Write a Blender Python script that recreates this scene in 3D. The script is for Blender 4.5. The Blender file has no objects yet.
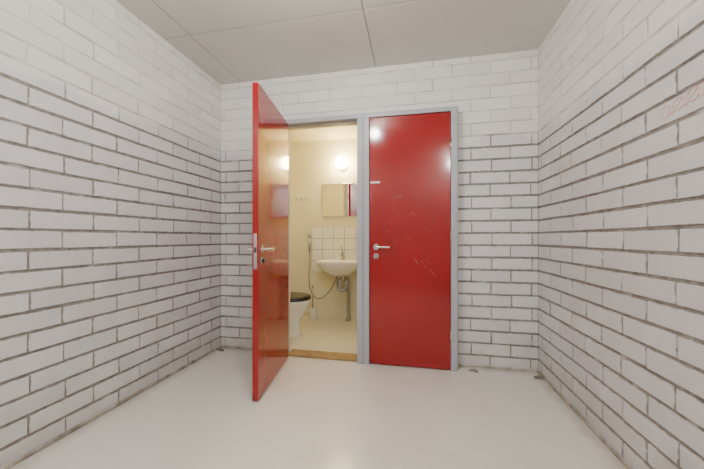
import bpy, bmesh, math, random
from mathutils import Vector, Matrix
random.seed(4)
scene=bpy.context.scene
COL=scene.collection

# ---------------------------------------------------------------- constants
XL,XR,D,H=-1.822,0.978,2.61,2.55
YF=-1.25
FX0,FX1,FY,FZ=-1.160,0.350,2.49,2.108      # door frame outer
BX0,BX1,BD,BH=-1.75,-0.42,3.86,2.36         # bathroom

# ---------------------------------------------------------------- materials
def mat(name,col,rough=0.5,metal=0.0,noise=0.0,nscale=6,bump=0.0,bscale=40,spec=0.5,coat=0.0,col2=None):
    m=bpy.data.materials.new(name); m.use_nodes=True
    nt=m.node_tree; b=nt.nodes['Principled BSDF']
    b.inputs['Base Color'].default_value=(*col,1); b.inputs['Roughness'].default_value=rough
    b.inputs['Metallic'].default_value=metal; b.inputs['Specular IOR Level'].default_value=spec
    b.inputs['Coat Weight'].default_value=coat; b.inputs['Coat Roughness'].default_value=0.05
    tc=nt.nodes.new('ShaderNodeTexCoord')
    if noise>0:
        n=nt.nodes.new('ShaderNodeTexNoise'); n.inputs['Scale'].default_value=nscale; n.inputs['Detail'].default_value=6
        nt.links.new(tc.outputs['Object'],n.inputs['Vector'])
        r=nt.nodes.new('ShaderNodeValToRGB'); r.color_ramp.elements[0].position=0.3; r.color_ramp.elements[1].position=0.7
        c2=col2 if col2 else tuple(c*(1-noise) for c in col)
        r.color_ramp.elements[0].color=(*c2,1); r.color_ramp.elements[1].color=(*col,1)
        nt.links.new(n.outputs['Fac'],r.inputs['Fac']); nt.links.new(r.outputs['Color'],b.inputs['Base Color'])
    if bump>0:
        n=nt.nodes.new('ShaderNodeTexNoise'); n.inputs['Scale'].default_value=bscale; n.inputs['Detail'].default_value=5
        nt.links.new(tc.outputs['Object'],n.inputs['Vector'])
        bp=nt.nodes.new('ShaderNodeBump'); bp.inputs['Strength'].default_value=bump; bp.inputs['Distance'].default_value=0.004
        nt.links.new(n.outputs['Fac'],bp.inputs['Height']); nt.links.new(bp.outputs['Normal'],b.inputs['Normal'])
    return m
def emis(name,col,s):
    m=bpy.data.materials.new(name); m.use_nodes=True; b=m.node_tree.nodes['Principled BSDF']
    b.inputs['Base Color'].default_value=(0.9,0.9,0.9,1); b.inputs['Emission Color'].default_value=(*col,1); b.inputs['Emission Strength'].default_value=s
    return m

class NG:
    def __init__(s,m): s.nt=m.node_tree
    def n(s,t,**k):
        x=s.nt.nodes.new(t)
        for a,b in k.items(): setattr(x,a,b)
        return x
    def l(s,a,b): s.nt.links.new(a,b)
    def math(s,op,a,b=None,clamp=False):
        x=s.n('ShaderNodeMath',operation=op); x.use_clamp=clamp
        for i,v in enumerate((a,b)):
            if v is None: continue
            if isinstance(v,(int,float)): x.inputs[i].default_value=v
            else: s.l(v,x.inputs[i])
        return x.outputs[0]
    def mix(s,f,a,b):
        x=s.n('ShaderNodeMix',data_type='RGBA')
        if isinstance(f,(int,float)): x.inputs[0].default_value=f
        else: s.l(f,x.inputs[0])
        for i,v in ((6,a),(7,b)):
            if isinstance(v,tuple): x.inputs[i].default_value=(*v,1)
            else: s.l(v,x.inputs[i])
        return x.outputs[2]
    def ss(s,v,a,b):
        x=s.n('ShaderNodeMapRange',interpolation_type='SMOOTHSTEP')
        s.l(v,x.inputs[0]); x.inputs[1].default_value=a; x.inputs[2].default_value=b
        return x.outputs[0]
    def noise(s,vec,sc,det=4):
        x=s.n('ShaderNodeTexNoise'); x.inputs['Scale'].default_value=sc; x.inputs['Detail'].default_value=det
        s.l(vec,x.inputs['Vector']); return x.outputs['Fac']

ZT=1.86
MORT=(0.22,0.20,0.18); MORT2=(0.35,0.32,0.29)
PAINT_LO=(0.74,0.73,0.745); PAINT_UP=(0.82,0.81,0.785)
def mortar_mat():
    m=bpy.data.materials.new('mortar'); m.use_nodes=True; g=NG(m); b=m.node_tree.nodes['Principled BSDF']
    geo=g.n('ShaderNodeNewGeometry'); sep=g.n('ShaderNodeSeparateXYZ'); g.l(geo.outputs['Position'],sep.inputs[0])
    nz=g.noise(geo.outputs['Position'],3.0,3); n2=g.noise(geo.outputs['Position'],35,4); n3=g.noise(geo.outputs['Position'],9,5)
    z=g.math('ADD',sep.outputs['Z'],g.math('MULTIPLY',g.math('SUBTRACT',nz,0.5),0.22))
    up=g.ss(z,ZT-0.04,ZT+0.04)
    grey=g.mix(g.ss(n2,0.3,0.7),MORT,MORT2)
    splat=g.ss(n3,0.60,0.72)
    grey=g.mix(g.math('MULTIPLY',splat,0.5),grey,PAINT_LO)
    upc=g.mix(g.ss(n3,0.35,0.65),(0.52,0.505,0.48),(0.74,0.73,0.71))
    g.l(g.mix(up,grey,upc),b.inputs['Base Color']); b.inputs['Roughness'].default_value=0.9
    bp=g.n('ShaderNodeBump'); bp.inputs['Strength'].default_value=0.7; bp.inputs['Distance'].default_value=0.004
    g.l(g.noise(geo.outputs['Position'],90,4),bp.inputs['Height']); g.l(bp.outputs['Normal'],b.inputs['Normal'])
    return m
def brick_mat():
    m=bpy.data.materials.new('painted_brick'); m.use_nodes=True; g=NG(m); b=m.node_tree.nodes['Principled BSDF']
    geo=g.n('ShaderNodeNewGeometry'); P=geo.outputs['Position']
    sep=g.n('ShaderNodeSeparateXYZ'); g.l(P,sep.inputs[0]); Z=sep.outputs['Z']
    def uv(nm):
        u=g.n('ShaderNodeUVMap'); u.uv_map=nm; s=g.n('ShaderNodeSeparateXYZ'); g.l(u.outputs[0],s.inputs[0]); return s
    a=uv('ea'); c=uv('eb'); r=uv('rnd')
    e=g.math('MINIMUM',g.math('MINIMUM',a.outputs[0],c.outputs[0]),g.math('MINIMUM',a.outputs[1],c.outputs[1]))
    nz=g.noise(P,3.0,3)
    z=g.math('ADD',Z,g.math('MULTIPLY',g.math('SUBTRACT',nz,0.5),0.22)); up=g.ss(z,ZT-0.04,ZT+0.04)
    n1=g.noise(P,28,5); n2=g.noise(P,5,4)
    ed=g.math('SUBTRACT',e,g.math('MULTIPLY',g.math('SUBTRACT',n1,0.54),0.020))
    smear=g.math('SUBTRACT',1.0,g.ss(ed,0.0005,0.0022))
    lo=g.mix(g.ss(n2,0.3,0.7),tuple(k*0.93 for k in PAINT_LO),PAINT_LO)
    col=g.mix(up,lo,PAINT_UP)
    v=g.math('ADD',0.92,g.math('MULTIPLY',r.outputs[0],0.10))
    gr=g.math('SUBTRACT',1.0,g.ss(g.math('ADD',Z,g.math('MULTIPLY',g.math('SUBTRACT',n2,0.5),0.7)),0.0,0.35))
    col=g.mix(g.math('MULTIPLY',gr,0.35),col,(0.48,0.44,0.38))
    mu=g.n('ShaderNodeVectorMath',operation='SCALE'); g.l(col,mu.inputs[0]); g.l(v,mu.inputs['Scale'])
    sf=g.math('MULTIPLY',smear,g.math('SUBTRACT',1.0,g.math('MULTIPLY',up,0.92)))
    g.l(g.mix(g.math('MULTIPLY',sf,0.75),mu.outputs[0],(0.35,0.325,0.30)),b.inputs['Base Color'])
    b.inputs['Roughness'].default_value=0.40; b.inputs['Specular IOR Level'].default_value=0.4
    bp=g.n('ShaderNodeBump'); bp.inputs['Strength'].default_value=0.30; bp.inputs['Distance'].default_value=0.003
    g.l(g.noise(P,45,5),bp.inputs['Height']); g.l(bp.outputs['Normal'],b.inputs['Normal'])
    return m
M_MORT=mortar_mat(); M_BRICK=brick_mat()

# ---------------------------------------------------------------- mesh helpers
def obj_from(name,verts,faces,mats,midx=None,smooth=False,parent=None):
    me=bpy.data.meshes.new(name); me.from_pydata(verts,[],faces); me.update()
    for m in (mats if isinstance(mats,list) else [mats]): me.materials.append(m)
    if midx:
        for p,i in zip(me.polygons,midx): p.material_index=i
    if smooth:
        for p in me.polygons: p.use_smooth=True
    o=bpy.data.objects.new(name,me); COL.objects.link(o)
    if parent: o.parent=parent
    return o
def boxv(x0,x1,y0,y1,z0,z1):
    v=[(x0,y0,z0),(x1,y0,z0),(x1,y1,z0),(x0,y1,z0),(x0,y0,z1),(x1,y0,z1),(x1,y1,z1),(x0,y1,z1)]
    f=[(3,2,1,0),(4,5,6,7),(0,1,5,4),(1,2,6,5),(2,3,7,6),(3,0,4,7)]
    return v,f
def boxes(name,bl,m,bevel=0.0,parent=None,segs=2):
    V=[];F=[]
    for b in bl:
        v,f=boxv(*b); k=len(V); V+=v; F+=[tuple(i+k for i in q) for q in f]
    o=obj_from(name,V,F,m,parent=parent)
    if bevel>0:
        md=o.modifiers.new('bevel','BEVEL'); md.width=bevel; md.segments=segs; md.limit_method='ANGLE'
    return o
def empty(name,loc=(0,0,0),rz=0):
    e=bpy.data.objects.new(name,None); e.location=loc; e.rotation_euler=(0,0,rz); e.empty_display_size=0.1
    COL.objects.link(e); return e
def tube(name,pts,r,m,parent=None,poly=False,res=4,cyc=False):
    cu=bpy.data.curves.new(name,'CURVE'); cu.dimensions='3D'; cu.bevel_depth=r; cu.bevel_resolution=res; cu.use_fill_caps=True
    sp=cu.splines.new('POLY' if poly else 'NURBS'); sp.points.add(len(pts)-1)
    for p,q in zip(sp.points,pts): p.co=(*q,1)
    if not poly: sp.order_u=3; sp.use_endpoint_u=True; sp.resolution_u=8
    sp.use_cyclic_u=cyc
    cu.materials.append(m)
    t=bpy.data.objects.new(name+'_c',cu); COL.objects.link(t)
    dg=bpy.context.evaluated_depsgraph_get(); me=bpy.data.meshes.new_from_object(t.evaluated_get(dg))
    bpy.data.objects.remove(t)
    for p in me.polygons: p.use_smooth=True
    o=bpy.data.objects.new(name,me); COL.objects.link(o)
    if not me.materials: me.materials.append(m)
    if parent: o.parent=parent
    return o
def cyl(name,p0,p1,r,m,parent=None,seg=28,r2=None,bevel=0.0):
    p0=Vector(p0);p1=Vector(p1); d=p1-p0
    bm=bmesh.new(); bmesh.ops.create_cone(bm,cap_ends=True,segments=seg,radius1=r,radius2=r if r2 is None else r2,depth=d.length)
    bm.transform(Matrix.Translation((p0+p1)/2)@d.to_track_quat('Z','Y').to_matrix().to_4x4())
    me=bpy.data.meshes.new(name); bm.to_mesh(me); bm.free(); me.materials.append(m)
    for p in me.polygons: p.use_smooth=len(p.vertices)==4
    o=bpy.data.objects.new(name,me); COL.objects.link(o)
    if bevel>0:
        md=o.modifiers.new('b','BEVEL'); md.width=bevel; md.segments=2; md.limit_method='ANGLE'
    if parent: o.parent=parent
    return o
def sphere(name,c,r,m,parent):
    bm=bmesh.new(); bmesh.ops.create_uvsphere(bm,u_segments=32,v_segments=16,radius=r,matrix=Matrix.Translation(c))
    me=bpy.data.meshes.new(name); bm.to_mesh(me); bm.free(); me.materials.append(m)
    for p in me.polygons: p.use_smooth=True
    o=bpy.data.objects.new(name,me); COL.objects.link(o); o.parent=parent
def loft(name,secs,m,parent=None,n=40,cap0=True,cap1=True):
    V=[];F=[]
    for (z,cx,cy,rx,ry,e) in secs:
        for i in range(n):
            a=2*math.pi*i/n; c,s=math.cos(a),math.sin(a)
            V.append((cx+rx*math.copysign(abs(c)**(2/e),c),cy+ry*math.copysign(abs(s)**(2/e),s),z))
    for k in range(len(secs)-1):
        for i in range(n):
            j=(i+1)%n; F.append((k*n+i,k*n+j,(k+1)*n+j,(k+1)*n+i))
    if cap0: F.append(tuple(reversed(range(n))))
    if cap1: F.append(tuple(range((len(secs)-1)*n,len(secs)*n)))
    o=obj_from(name,V,F,m,smooth=True,parent=parent)
    for p in o.data.polygons:
        if len(p.vertices)>4: p.use_smooth=False
    return o

# ---------------------------------------------------------------- brick walls
def brick_wall(name,L,s0,s1,T,hole=None,seed=0,off=0.0):
    rnd=random.Random(seed); V=[];F=[];MI=[];U=[]
    PL,PH,JH,JV=0.300,0.1,0.015,0.008
    def add(v,f,mi,uvs):
        k=len(V); V.extend(T(*q) for q in v)
        for q,uu in zip(f,uvs):
            F.append(tuple(i+k for i in q)); MI.append(mi); U.append(uu)
    def brick(a,b,c,d,r):
        if b-a<0.012 or d-c<0.012: return
        pr=rnd.uniform(-0.0010,0.0010); bv=0.003
        j=lambda:rnd.uniform(-0.0012,0.0012)
        ps=[(a+j(),c+j()),(b+j(),c+j()),(b+j(),d+j()),(a+j(),d+j())]
        sg=[(1,1),(-1,1),(-1,-1),(1,-1)]
        v=[(p[0],p[1],-0.016) for p in ps]+[(p[0],p[1],pr-bv) for p in ps]+[(p[0]+bv*g[0],p[1]+bv*g[1],pr) for p,g in zip(ps,sg)]
        f=[(8,9,10,11)]
        for i in range(4):
            k=(i+1)%4; f.append((i,k,4+k,4+i)); f.append((4+i,4+k,8+k,8+i))
        uv=[]
        for q in f:
            uv.append([((v[i][0]-a,v[i][1]-c),(b-v[i][0],d-v[i][1]),(r,0)) for i in q])
        add(v,f,0,uv)
    rows=int(math.ceil(H/PH))
    for k in range(rows):
        z0=k*PH+JH/2; z1=min((k+1)*PH-JH/2,H+0.02)
        if z0>ZT-0.03: z0-=0.003; z1+=0.003
        s=s0-PL+off+(0.15 if k%2 else 0)+rnd.uniform(-0.008,0.008)
        while s<s1:
            a=max(s+JV/2,s0); b=min(s+PL-JV/2+rnd.uniform(-0.003,0.003),s1)
            s+=PL
            if b<=a: continue
            r=rnd.random()
            dz=rnd.uniform(-0.0015,0.0015)
            c,d=z0+dz,z1+dz
            if hole and b>hole[0] and a<hole[1] and c<hole[2]:
                if a<hole[0]: brick(a,hole[0],c,d,r)
                if b>hole[1]: brick(hole[1],b,c,d,r)
                if d>hole[2]: brick(max(a,hole[0]),min(b,hole[1]),hole[2],d,r)
            else: brick(a,b,c,d,r)
    def slab(a,b,c,d,n0,n1):
        v=[(a,c,n1),(b,c,n1),(b,d,n1),(a,d,n1),(a,c,n0),(b,c,n0),(b,d,n0),(a,d,n0)]
        f=[(0,1,2,3),(7,6,5,4),(4,5,1,0),(5,6,2,1),(6,7,3,2),(7,4,0,3)]
        add(v,f,1,[[((1,1),(1,1),(0,0))]*4]*6)
    def zone(a,b,c,d):
        lo,up=-0.008,-0.003
        if c<ZT<d: slab(a,b,c,ZT,-0.1,lo); slab(a,b,ZT,d,-0.1,up)
        else: slab(a,b,c,d,-0.1,lo if d<=ZT else up)
    A,B=L
    if hole:
        zone(A,hole[0],-0.05,H+0.05); zone(hole[1],B,-0.05,H+0.05); zone(hole[0],hole[1],hole[2],H+0.05)
    else: zone(A,B,-0.05,H+0.05)
    me=bpy.data.meshes.new(name); me.from_pydata(V,[],F); me.update()
    me.materials.append(M_BRICK); me.materials.append(M_MORT)
    lay=[me.uv_layers.new(name=n) for n in ('ea','eb','rnd')]
    for p,mi,uu in zip(me.polygons,MI,U):
        p.material_index=mi
        for li,t in zip(p.loop_indices,uu):
            for q in range(3): lay[q].data[li].uv=t[q]
    bm=bmesh.new(); bm.from_mesh(me); bmesh.ops.recalc_face_normals(bm,faces=bm.faces); bm.to_mesh(me); bm.free()
    o=bpy.data.objects.new(name,me); COL.objects.link(o); return o
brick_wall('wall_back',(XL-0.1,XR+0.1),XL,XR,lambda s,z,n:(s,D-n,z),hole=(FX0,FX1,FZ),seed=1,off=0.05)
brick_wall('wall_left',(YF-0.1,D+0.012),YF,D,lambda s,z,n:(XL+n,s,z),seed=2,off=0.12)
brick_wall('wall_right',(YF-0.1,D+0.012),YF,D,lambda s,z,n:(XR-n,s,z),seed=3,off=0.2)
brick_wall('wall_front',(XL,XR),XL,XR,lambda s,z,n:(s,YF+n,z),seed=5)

# ---------------------------------------------------------------- floor / ceiling
M_floor=bpy.data.materials.new('vinyl_floor'); M_floor.use_nodes=True
g=NG(M_floor); b=M_floor.node_tree.nodes['Principled BSDF']; geo=g.n('ShaderNodeNewGeometry'); P=geo.outputs['Position']
c=g.mix(g.ss(g.noise(P,1.6,5),0.3,0.7),(0.78,0.75,0.685),(0.83,0.81,0.755))
c=g.mix(g.math('MULTIPLY',g.ss(g.noise(P,14,8),0.58,0.74),0.25),c,(0.62,0.58,0.50))
wv=g.n('ShaderNodeMapping'); wv.inputs['Scale'].default_value=(3,40,1); wv.inputs['Rotation'].default_value=(0,0,0.5); g.l(P,wv.inputs[0])
c=g.mix(g.math('MULTIPLY',g.ss(g.noise(wv.outputs[0],1.5,3),0.68,0.74),0.35),c,(0.52,0.48,0.42))
sp=g.n('ShaderNodeSeparateXYZ'); g.l(P,sp.inputs[0])
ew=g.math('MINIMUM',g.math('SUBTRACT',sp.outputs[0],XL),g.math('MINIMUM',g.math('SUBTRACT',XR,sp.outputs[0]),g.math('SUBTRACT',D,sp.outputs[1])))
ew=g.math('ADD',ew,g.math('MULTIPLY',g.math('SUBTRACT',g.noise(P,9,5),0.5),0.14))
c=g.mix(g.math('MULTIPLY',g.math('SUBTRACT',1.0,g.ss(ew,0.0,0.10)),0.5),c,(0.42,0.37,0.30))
g.l(c,b.inputs['Base Color'])
g.l(g.math('ADD',0.10,g.math('MULTIPLY',g.noise(P,7,4),0.22)),b.inputs['Roughness'])
bp=g.n('ShaderNodeBump'); bp.inputs['Strength'].default_value=0.12; bp.inputs['Distance'].default_value=0.004
g.l(g.noise(P,12,3),bp.inputs['Height']); g.l(bp.outputs['Normal'],b.inputs['Normal'])
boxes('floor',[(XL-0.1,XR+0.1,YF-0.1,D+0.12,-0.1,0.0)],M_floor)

M_ceil=mat('ceiling_board',(0.72,0.70,0.655),0.75,noise=0.05,nscale=2,bump=0.15,bscale=120)
xs=[XL-0.1,-1.60,-0.31,XR+0.1]; ys=[YF-0.1,0.69,1.93,D+0.1]; gp=0.003
pan=[]
for i in range(3):
    for j in range(3):
        pan.append((xs[i]+gp,xs[i+1]-gp,ys[j]+gp,ys[j+1]-gp,H,H+0.02))
boxes('ceiling',pan+[(XL-0.1,XR+0.1,YF-0.1,D+0.1,H+0.015,H+0.1)],M_ceil,bevel=0.002,segs=1)

M_base=mat('base_sealant',(0.58,0.54,0.47),0.7,noise=0.5,nscale=14,col2=(0.22,0.19,0.155),bump=0.6,bscale=30)
boxes('baseboard_left',[(XL-0.012,XL+0.010,YF,D,0,0.022)],M_base,0.005)
boxes('baseboard_right',[(XR-0.010,XR+0.012,YF,D,0,0.022)],M_base,0.005)
boxes('baseboard_back',[(XL+0.01,FX0-0.002,D-0.010,D+0.012,0,0.022),(FX1+0.002,XR-0.01,D-0.010,D+0.012,0,0.022)],M_base,0.005)
def debris(name,cx,cy,n,sp,seed):
    r=random.Random(seed); bm=bmesh.new()
    for i in range(n):
        rad=r.uniform(0.006,0.017)
        mt=Matrix.Translation((cx+r.gauss(0,sp),cy+r.gauss(0,sp*0.5),rad*0.55))@Matrix.Diagonal((1,1,0.7,1))
        q=bmesh.ops.create_icosphere(bm,subdivisions=2,radius=rad,matrix=mt)
        for v in q['verts']: v.co+=Vector((r.uniform(-1,1),r.uniform(-1,1),r.uniform(-0.3,0.6)))*rad*0.2
        for v in q['verts']:
            if v.co.z<0.001: v.co.z=0.001
    me=bpy.data.meshes.new(name); bm.to_mesh(me); bm.free()
    me.materials.append(M_crumb); o=bpy.data.objects.new(name,me); COL.objects.link(o)
M_crumb=mat('crumb_mortar',(0.36,0.32,0.27),0.95,noise=0.5,nscale=60,bump=0.5)
debris('mortar_debris',0.47,2.53,7,0.022,1)
debris('mortar_debris',XR-0.05,2.50,8,0.02,2)
debris('mortar_debris',XL+0.05,2.53,7,0.018,3)

# ---------------------------------------------------------------- door frame & doors
M_frame=mat('frame_grey_paint',(0.42,0.44,0.49),0.35,noise=0.06,nscale=8)
M_red=mat('red_gloss_laminate',(0.32,0.002,0.005),0.12,noise=0.15,nscale=2.5,bump=0.012,bscale=6,coat=0.3,spec=0.45)
M_chrome=mat('brushed_steel',(0.66,0.65,0.63),0.22,metal=1.0)
M_dark=mat('dark_metal',(0.05,0.05,0.05),0.4,metal=0.6)
M_white=mat('white_sticker',(0.8,0.8,0.78),0.5)
M_bw=mat('cream_wall',(0.79,0.74,0.55),0.6,noise=0.06,nscale=5,bump=0.5,bscale=30)
fr=empty('door_frame')
MX0,MX1=-0.454,-0.352; JX0=FX0+0.047; JX1=FX1-0.045; HZ=2.070
ST=FY+0.052; FB=2.590
boxes('left_jamb',[(FX0,JX0,FY,FB,0,FZ)],M_frame,0.002,fr)
boxes('right_jamb',[(JX1,FX1,FY,FB,0,FZ)],M_frame,0.002,fr)
boxes('mullion_left',[(MX0,(MX0+MX1)/2-0.0015,FY,FB,0,HZ)],M_frame,0.002,fr)
boxes('mullion_right',[((MX0+MX1)/2+0.0015,MX1,FY,FB,0,HZ)],M_frame,0.002,fr)
boxes('mullion_core',[(MX0+0.01,MX1-0.01,FY+0.004,FB-0.004,0,HZ)],M_dark,0,fr)
boxes('header',[(JX0,JX1,FY,FB,HZ,FZ)],M_frame,0.002,fr)
boxes('door_stops',[(JX0-0.001,JX0+0.008,ST,FB,0.0,HZ),(MX0-0.010,MX0+0.001,ST,FB,0.0,HZ),(MX1-0.001,MX1+0.014,ST,FB,0,HZ),
  (JX1-0.014,JX1+0.001,ST,FB,0,HZ),(JX0,MX0,ST,FB,HZ-0.008,HZ+0.001),(MX1,JX1,ST,FB,HZ-0.014,HZ+0.001)],M_frame,0.001,fr)
boxes('reveal_lining',[(FX0,FX0+0.012,FB,2.714,0,FZ),(MX0+0.008,MX1-0.01,FB,2.7145,0,FZ),(FX1-0.012,FX1,FB,2.714,0,FZ),(FX0+0.012,FX1-0.012,FB,2.714,FZ-0.010,FZ)],M_bw,0,fr)
boxes('blind_panel',[(MX1-0.01,FX1-0.012,2.70,2.7142,0,FZ-0.01)],M_bw,0,fr)
M_cove=mat('frame_trim_grey',(0.55,0.55,0.57),0.4)
boxes('trim_1',[(FX0-0.012,FX1+0.012,FY+0.035,D,FZ-0.001,FZ+0.010),(FX1-0.001,FX1+0.012,FY+0.035,D,0,FZ),(FX0-0.012,FX0+0.001,FY+0.035,D,0,FZ)],M_cove,0.002)
M_wood=mat('threshold_wood',(0.45,0.29,0.13),0.45,noise=0.4,nscale=10,bump=0.2)
boxes('trim_threshold',[(JX0+0.010,MX0-0.012,FY+0.03,2.65,0,0.022)],M_wood,0.005)
boxes('trim_threshold',[(MX1+0.016,JX1-0.016,ST+0.004,2.65,0,0.022)],M_wood,0.004)

def lever(par,x,z,side,yface,dirx):
    s=side
    cyl('handle_rosette',(x,yface,z),(x,yface+s*0.009,z),0.025,M_chrome,par,bevel=0.002)
    tube('handle_lever',[(x,yface+s*0.005,z),(x,yface+s*0.040,z),(x,yface+s*0.050,z),(x+dirx*0.012,yface+s*0.052,z),(x+dirx*0.06,yface+s*0.052,z),(x+dirx*0.115,yface+s*0.048,z)],0.0085,M_chrome,par)
    cyl('lock_rosette',(x,yface,z-0.075),(x,yface+s*0.007,z-0.075),0.022,M_chrome,par,bevel=0.002)
    boxes('lock_turn',[(x-0.004,x+0.004,min(yface,yface+s*0.022),max(yface,yface+s*0.022),z-0.09,z-0.06)],M_dark,0.001,par)
def door(name,hx,hy,W,ang,sgn):
    p=empty(name,(hx,hy,0),ang)
    x0,x1=(0.002,W) if sgn>0 else (-W,-0.002)
    boxes('leaf',[(x0,x1,0,0.040,0.010,2.064)],[M_red],0.002,p)
    fx=(W-0.055)*sgn
    lever(p,fx,0.985,-1,0,-sgn); lever(p,fx,0.985,1,0.040,-sgn)
    e0,e1=(W-0.0005,W+0.0012) if sgn>0 else (-W-0.0012,-W+0.0005)
    boxes('lock_plate',[(e0,e1,0.009,0.031,0.86,1.09)],M_chrome,0.0004,p)
    ex=(W+0.001)*sgn; boxes('lock_bolt',[(min(ex,ex+sgn*0.004),max(ex,ex+sgn*0.004),0.013,0.027,0.965,1.0)],M_dark,0.001,p)
    for i,z in enumerate((0.28,1.08,1.80)):
        cyl('hinge_%d'%(i+1),(0,-0.006,z-0.045),(0,-0.006,z+0.045),0.0065,M_chrome,p)
    return p
door('door_2',JX0+0.006,FY-0.010,0.715,math.radians(-82.2),1)
d1=door('door_1',JX1-0.001,FY+0.006,JX1-MX1-0.005,0,-1)
boxes('sticker',[(-0.645,-0.565,-0.0015,0.0,1.517,1.532)],M_white,0,d1)
M_scr=mat('scratch',(0.60,0.27,0.25),0.6)
rs=random.Random(9)
for i in range(24):
    a=rs.uniform(-0.52,-0.12); z=1.36-0.9*(a+0.5)+rs.uniform(-0.30,0.10); L=rs.uniform(0.015,0.08); an=rs.choice([-0.9,-0.7,-0.5,0.3])
    tube('scratch_%d'%i,[(a,-0.0001,z),(a+L*math.cos(an)/2,-0.0001,z+L*math.sin(an)/2+0.002),(a+L*math.cos(an),-0.0001,z+L*math.sin(an))],rs.choice([0.0004,0.0007]),M_scr,d1,res=0)

# ---------------------------------------------------------------- wall marks
M_pink=mat('pink_marker',(0.77,0.50,0.48),0.7); M_or=mat('orange_marker',(0.74,0.56,0.47),0.7)
def letter_a(y,z,s):
    P=[]
    for i in range(19):
        a=math.radians(40+i*18); P.append((XR-0.0002,y-s*0.5*math.cos(a),z+s*0.5*math.sin(a)))
    P+= [(XR-0.0002,y-s*0.48,z+s*0.5),(XR-0.0002,y-s*0.5,z-s*0.3),(XR-0.0002,y-s*0.7,z-s*0.5),(XR-0.0002,y-s*0.85,z-s*0.2)]
    return P
pts=[]
for i in range(5): pts+=letter_a(1.40-0.060*i,1.555+0.008*i,0.046)
tube('graffiti_scribble',pts,0.0022,M_pink,res=1)
pts=[(XR-0.0002,2.28-0.22*i/24+0.01*math.sin(i*1.9),1.50+0.05*math.sin(i*0.8)+0.02*math.cos(i*2.1)) for i in range(25)]
tube('graffiti_scribble',pts,0.0014,M_or,res=1)
cyl('wall_plug',(XR,1.28,2.02),(XR-0.012,1.28,2.02),0.008,M_dark,None)

# ---------------------------------------------------------------- bathroom shell
boxes('wall_bathroom_back',[(BX0-0.1,BX1+0.06,BD,BD+0.1,-0.05,BH+0.1)],M_bw)
boxes('wall_bathroom_left',[(BX0-0.1,BX0,2.712,BD+0.02,-0.05,BH+0.1)],M_bw)
boxes('wall_bathroom_right',[(BX1,BX1+0.06,2.716,BD+0.02,-0.05,BH+0.1)],M_bw)
boxes('wall_entry',[(BX0,FX0+0.008,2.7105,2.722,0.0,BH),(FX0+0.008,BX1,2.7155,2.722,FZ-0.006,BH)],M_bw)
M_bf=mat('bathroom_vinyl',(0.78,0.73,0.60),0.3,noise=0.08,nscale=6,bump=0.1)
boxes('floor_bathroom',[(BX0-0.1,BX1+0.06,2.65,BD+0.05,-0.1,0.004)],M_bf)
M_bc=mat('bathroom_ceiling_board',(0.76,0.70,0.50),0.6,noise=0.06,nscale=4)
boxes('ceiling_bathroom',[(BX0-0.05,-1.13,2.71,BD+0.05,BH,BH+0.06),(-1.127,-0.78,2.71,BD+0.05,BH,BH+0.06),(-0.777,BX1+0.05,2.71,BD+0.05,BH,BH+0.06),(BX0-0.05,BX1+0.05,2.71,BD+0.05,BH+0.02,BH+0.08)],M_bc,0.001)
M_tile=mat('white_glazed_tile',(0.88,0.87,0.84),0.12,noise=0.03,nscale=4); M_grout=mat('tile_grout',(0.26,0.23,0.20),0.9)
tl=[]
for i in range(6):
    for j in range(4):
        x=-1.32+i*0.15; z=1.206-(j+1)*0.15
        tl.append((x+0.003,min(x+0.147,BX1-0.004),BD-0.010,BD-0.002,z+0.003,z+0.147))
te=empty('tile_splashback'); boxes('tiles',tl,M_tile,0.0015,te); boxes('grout',[(-1.32,BX1-0.002,BD-0.0065,BD-0.0002,0.606,1.206)],M_grout,0,te)
mi=empty('wall_mirror'); M_mir=mat('mirror_silver',(0.85,0.86,0.85),0.02,metal=1.0)
boxes('glass',[(-1.175,-0.60,BD-0.012,BD-0.004,1.345,1.78)],M_mir,0.0015,mi)
for x in (-1.05,-0.72):
    for z in (1.342,1.783): boxes('clip',[(x-0.01,x+0.01,BD-0.015,BD,z-0.006,z+0.006)],M_chrome,0.001,mi)
wl=empty('wall_lamp'); M_porc=mat('white_porcelain',(0.84,0.83,0.80),0.1,coat=0.4)
cyl('base',(-0.89,BD,2.00),(-0.89,BD-0.04,2.00),0.05,M_porc,wl,bevel=0.004)
cyl('neck',(-0.89,BD-0.04,2.00),(-0.89,BD-0.055,2.01),0.035,M_porc,wl)
sphere('globe',(-0.89,BD-0.125,2.03),0.080,emis('lamp_glow_warm',(1.0,0.78,0.40),105),wl)
# wash basin
sk=empty('wash_basin'); cx,cy=-0.885,BD-0.235; dz=-0.035
secs=[(0.645,cx,cy+0.06,0.09,0.08,2.2),(0.665,cx,cy+0.04,0.15,0.13,2.3),(0.72,cx,cy+0.01,0.225,0.185,2.5),(0.77,cx,cy,0.268,0.212,2.8),(0.80,cx,cy,0.288,0.222,3),
 (0.812,cx,cy,0.288,0.222,3),(0.816,cx,cy,0.278,0.214,3),(0.812,cx,cy-0.03,0.25,0.16,2.6),(0.78,cx,cy-0.03,0.22,0.14,2.4),(0.73,cx,cy-0.03,0.15,0.10,2.2),(0.695,cx,cy-0.03,0.04,0.035,2)]
loft('bowl',[(0.816+dz-(0.816-z)*1.15,a,b2,c2,d2,e2) for z,a,b2,c2,d2,e2 in secs],M_porc,sk,n=56)
cyl('drain',(cx,cy-0.03,0.676+dz),(cx,cy-0.03,0.682+dz),0.022,M_chrome,sk)
M_pipe=mat('grey_pipe',(0.42,0.42,0.43),0.25,metal=0.7)
px=cx+0.085
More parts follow.
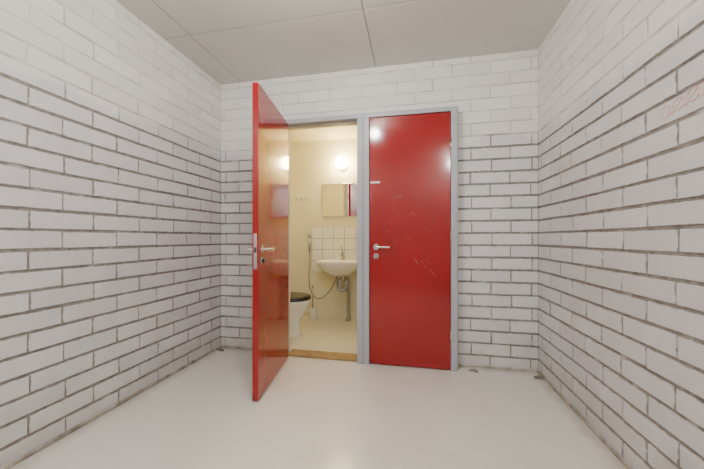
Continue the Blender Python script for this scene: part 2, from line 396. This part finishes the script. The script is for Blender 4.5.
tube('trap_pipe',[(cx,cy+0.03,0.60),(cx,cy+0.02,0.50),(cx,cy,0.44),(cx+0.02,cy,0.41),(cx+0.06,cy+0.01,0.41),(px,cy+0.015,0.46),(px,cy+0.03,0.52),(px,cy+0.08,0.55),(px,cy+0.13,0.52),(px,cy+0.14,0.42),(px,cy+0.14,0.005)],0.024,M_pipe,sk)
cyl('trap_cup',(cx,cy+0.01,0.43),(cx,cy+0.01,0.54),0.040,M_pipe,sk,bevel=0.006)
cyl('trap_nut',(cx,cy+0.03,0.555),(cx,cy+0.03,0.595),0.030,M_chrome,sk)
cyl('floor_collar',(px,cy+0.14,0.004),(px,cy+0.14,0.03),0.040,M_pipe,sk)
tube('supply_pipe_1',[(cx+0.02,cy+0.15,0.74),(cx+0.03,cy+0.19,0.66),(cx+0.03,cy+0.20,0.36)],0.007,M_pipe,sk)
tube('supply_pipe_2',[(cx-0.02,cy+0.15,0.74),(cx-0.03,cy+0.19,0.66),(cx-0.03,cy+0.20,0.36)],0.007,M_pipe,sk)
fy=cy+0.175
cyl('faucet_body',(cx,fy,0.775),(cx,fy,0.87),0.023,M_pipe,sk,r2=0.020,bevel=0.003)
tube('faucet_spout',[(cx,fy,0.835),(cx,fy-0.05,0.855),(cx,fy-0.10,0.855),(cx,fy-0.125,0.835)],0.012,M_pipe,sk)
tube('faucet_lever',[(cx,fy,0.87),(cx,fy-0.005,0.895),(cx,fy-0.05,0.925),(cx,fy-0.09,0.945)],0.008,M_pipe,sk)
# hand shower
hs=empty('bidet_shower'); hx=-1.345
boxes('holder',[(hx-0.015,hx+0.015,BD-0.03,BD-0.001,0.985,1.015)],M_pipe,0.004,hs)
cyl('handset',(hx,BD-0.035,0.88),(hx,BD-0.035,1.07),0.014,M_pipe,hs)
cyl('spray_head',(hx,BD-0.035,1.07),(hx,BD-0.060,1.10),0.018,M_pipe,hs,r2=0.022)
tube('hose',[(hx,BD-0.035,0.88),(hx+0.005,BD-0.04,0.75),(hx-0.01,BD-0.05,0.50),(hx+0.04,BD-0.06,0.30),(hx+0.16,BD-0.06,0.24),(hx+0.29,BD-0.05,0.36),(hx+0.37,BD-0.05,0.52),(hx+0.41,BD-0.05,0.62)],0.008,M_pipe,hs)
hk=empty('coat_hook_rail')
boxes('rail',[(-1.56,-1.36,BD-0.010,BD,1.602,1.618)],M_bw,0.003,hk)
for x in (-1.53,-1.46,-1.39):
    tube('hook',[(x,BD-0.008,1.61),(x,BD-0.04,1.60),(x,BD-0.045,1.575),(x,BD-0.03,1.565)],0.005,M_pipe,hk)
tb=empty('toilet_brush')
cyl('holder',(-1.27,3.74,0.004),(-1.27,3.74,0.15),0.045,M_porc,tb,r2=0.05,bevel=0.004)
cyl('handle',(-1.27,3.74,0.15),(-1.27,3.74,0.42),0.008,M_pipe,tb)
cyl('knob',(-1.27,3.74,0.42),(-1.27,3.74,0.44),0.013,M_pipe,tb)
# toilet facing +X
to=empty('toilet'); ty=3.06; M_blk=mat('black_seat_plastic',(0.012,0.012,0.013),0.2)
kx=-0.01
def sh(L): return [(z,a+kx,b2,c2,d2,e2) for z,a,b2,c2,d2,e2 in L]
loft('bowl',sh([(0.004,-1.37,ty,0.21,0.115,2.6),(0.03,-1.37,ty,0.205,0.11,2.6),(0.12,-1.37,ty,0.19,0.10,2.4),(0.20,-1.355,ty,0.20,0.11,2.3),(0.28,-1.33,ty,0.225,0.14,2.2),(0.34,-1.315,ty,0.242,0.165,2.2),(0.385,-1.31,ty,0.25,0.18,2.2),(0.40,-1.31,ty,0.25,0.18,2.2)]),M_porc,to,n=48)
loft('seat',sh([(0.402,-1.31,ty,0.245,0.178,2.2),(0.408,-1.31,ty,0.252,0.185,2.2),(0.420,-1.31,ty,0.252,0.185,2.2),(0.424,-1.31,ty,0.247,0.18,2.2)]),M_blk,to,n=48)
loft('lid',sh([(0.426,-1.31,ty,0.245,0.178,2.2),(0.430,-1.31,ty,0.250,0.183,2.2),(0.438,-1.31,ty,0.248,0.181,2.2),(0.447,-1.31,ty,0.22,0.155,2.2)]),M_blk,to,n=48)
boxes('seat_hinge',[(-1.565,-1.54,ty-0.09,ty+0.09,0.40,0.435)],M_blk,0.004,to)
boxes('tank_foot',[(-1.745,-1.50,ty-0.10,ty+0.10,0.20,0.40)],M_porc,0.03,to,4)
boxes('tank',[(-1.745,-1.575,ty-0.18,ty+0.18,0.385,0.76)],M_porc,0.025,to,4)
boxes('tank_lid',[(-1.748,-1.568,ty-0.187,ty+0.187,0.762,0.79)],M_porc,0.012,to,3)
cyl('flush_button',(-1.66,ty,0.79),(-1.66,ty,0.80),0.02,M_chrome,to)

# ---------------------------------------------------------------- main lights (ceiling globe lamp, plus added fill globes)
def ceiling_or_fill_lamp(x,y,r,s):
    M_glow=emis('lamp_glow_neutral',(1.0,0.965,0.91),s)
    e=empty('ceiling_or_fill_lamp')
    cyl('base',(x,y,H),(x,y,H-0.02),0.055,M_porc,e,seg=40,bevel=0.003)
    cyl('neck',(x,y,H-0.02),(x,y,H-0.09),0.02,M_porc,e,seg=24)
    sphere('globe',(x,y,H-0.085-r),r,M_glow,e)
ceiling_or_fill_lamp(-0.47,1.15,0.06,245)
ceiling_or_fill_lamp(-1.22,-0.55,0.085,120)  # added fill globe behind the camera, evens out the room light
ceiling_or_fill_lamp(0.70,-0.55,0.085,120)  # another added fill globe out of view, balances the left one
w=bpy.data.worlds.new('World'); scene.world=w; w.use_nodes=True
w.node_tree.nodes['Background'].inputs[0].default_value=(0.8,0.85,1,1); w.node_tree.nodes['Background'].inputs[1].default_value=0.3

# ---------------------------------------------------------------- camera
cd=bpy.data.cameras.new('camera'); cd.sensor_width=36; cd.lens=36*300/704; cd.shift_y=0.005; cd.clip_start=0.02
cam=bpy.data.objects.new('camera',cd); COL.objects.link(cam)
cam.location=(0,0,1.06); cam.rotation_euler=(math.radians(90),0,math.radians(11.3))
scene.camera=cam
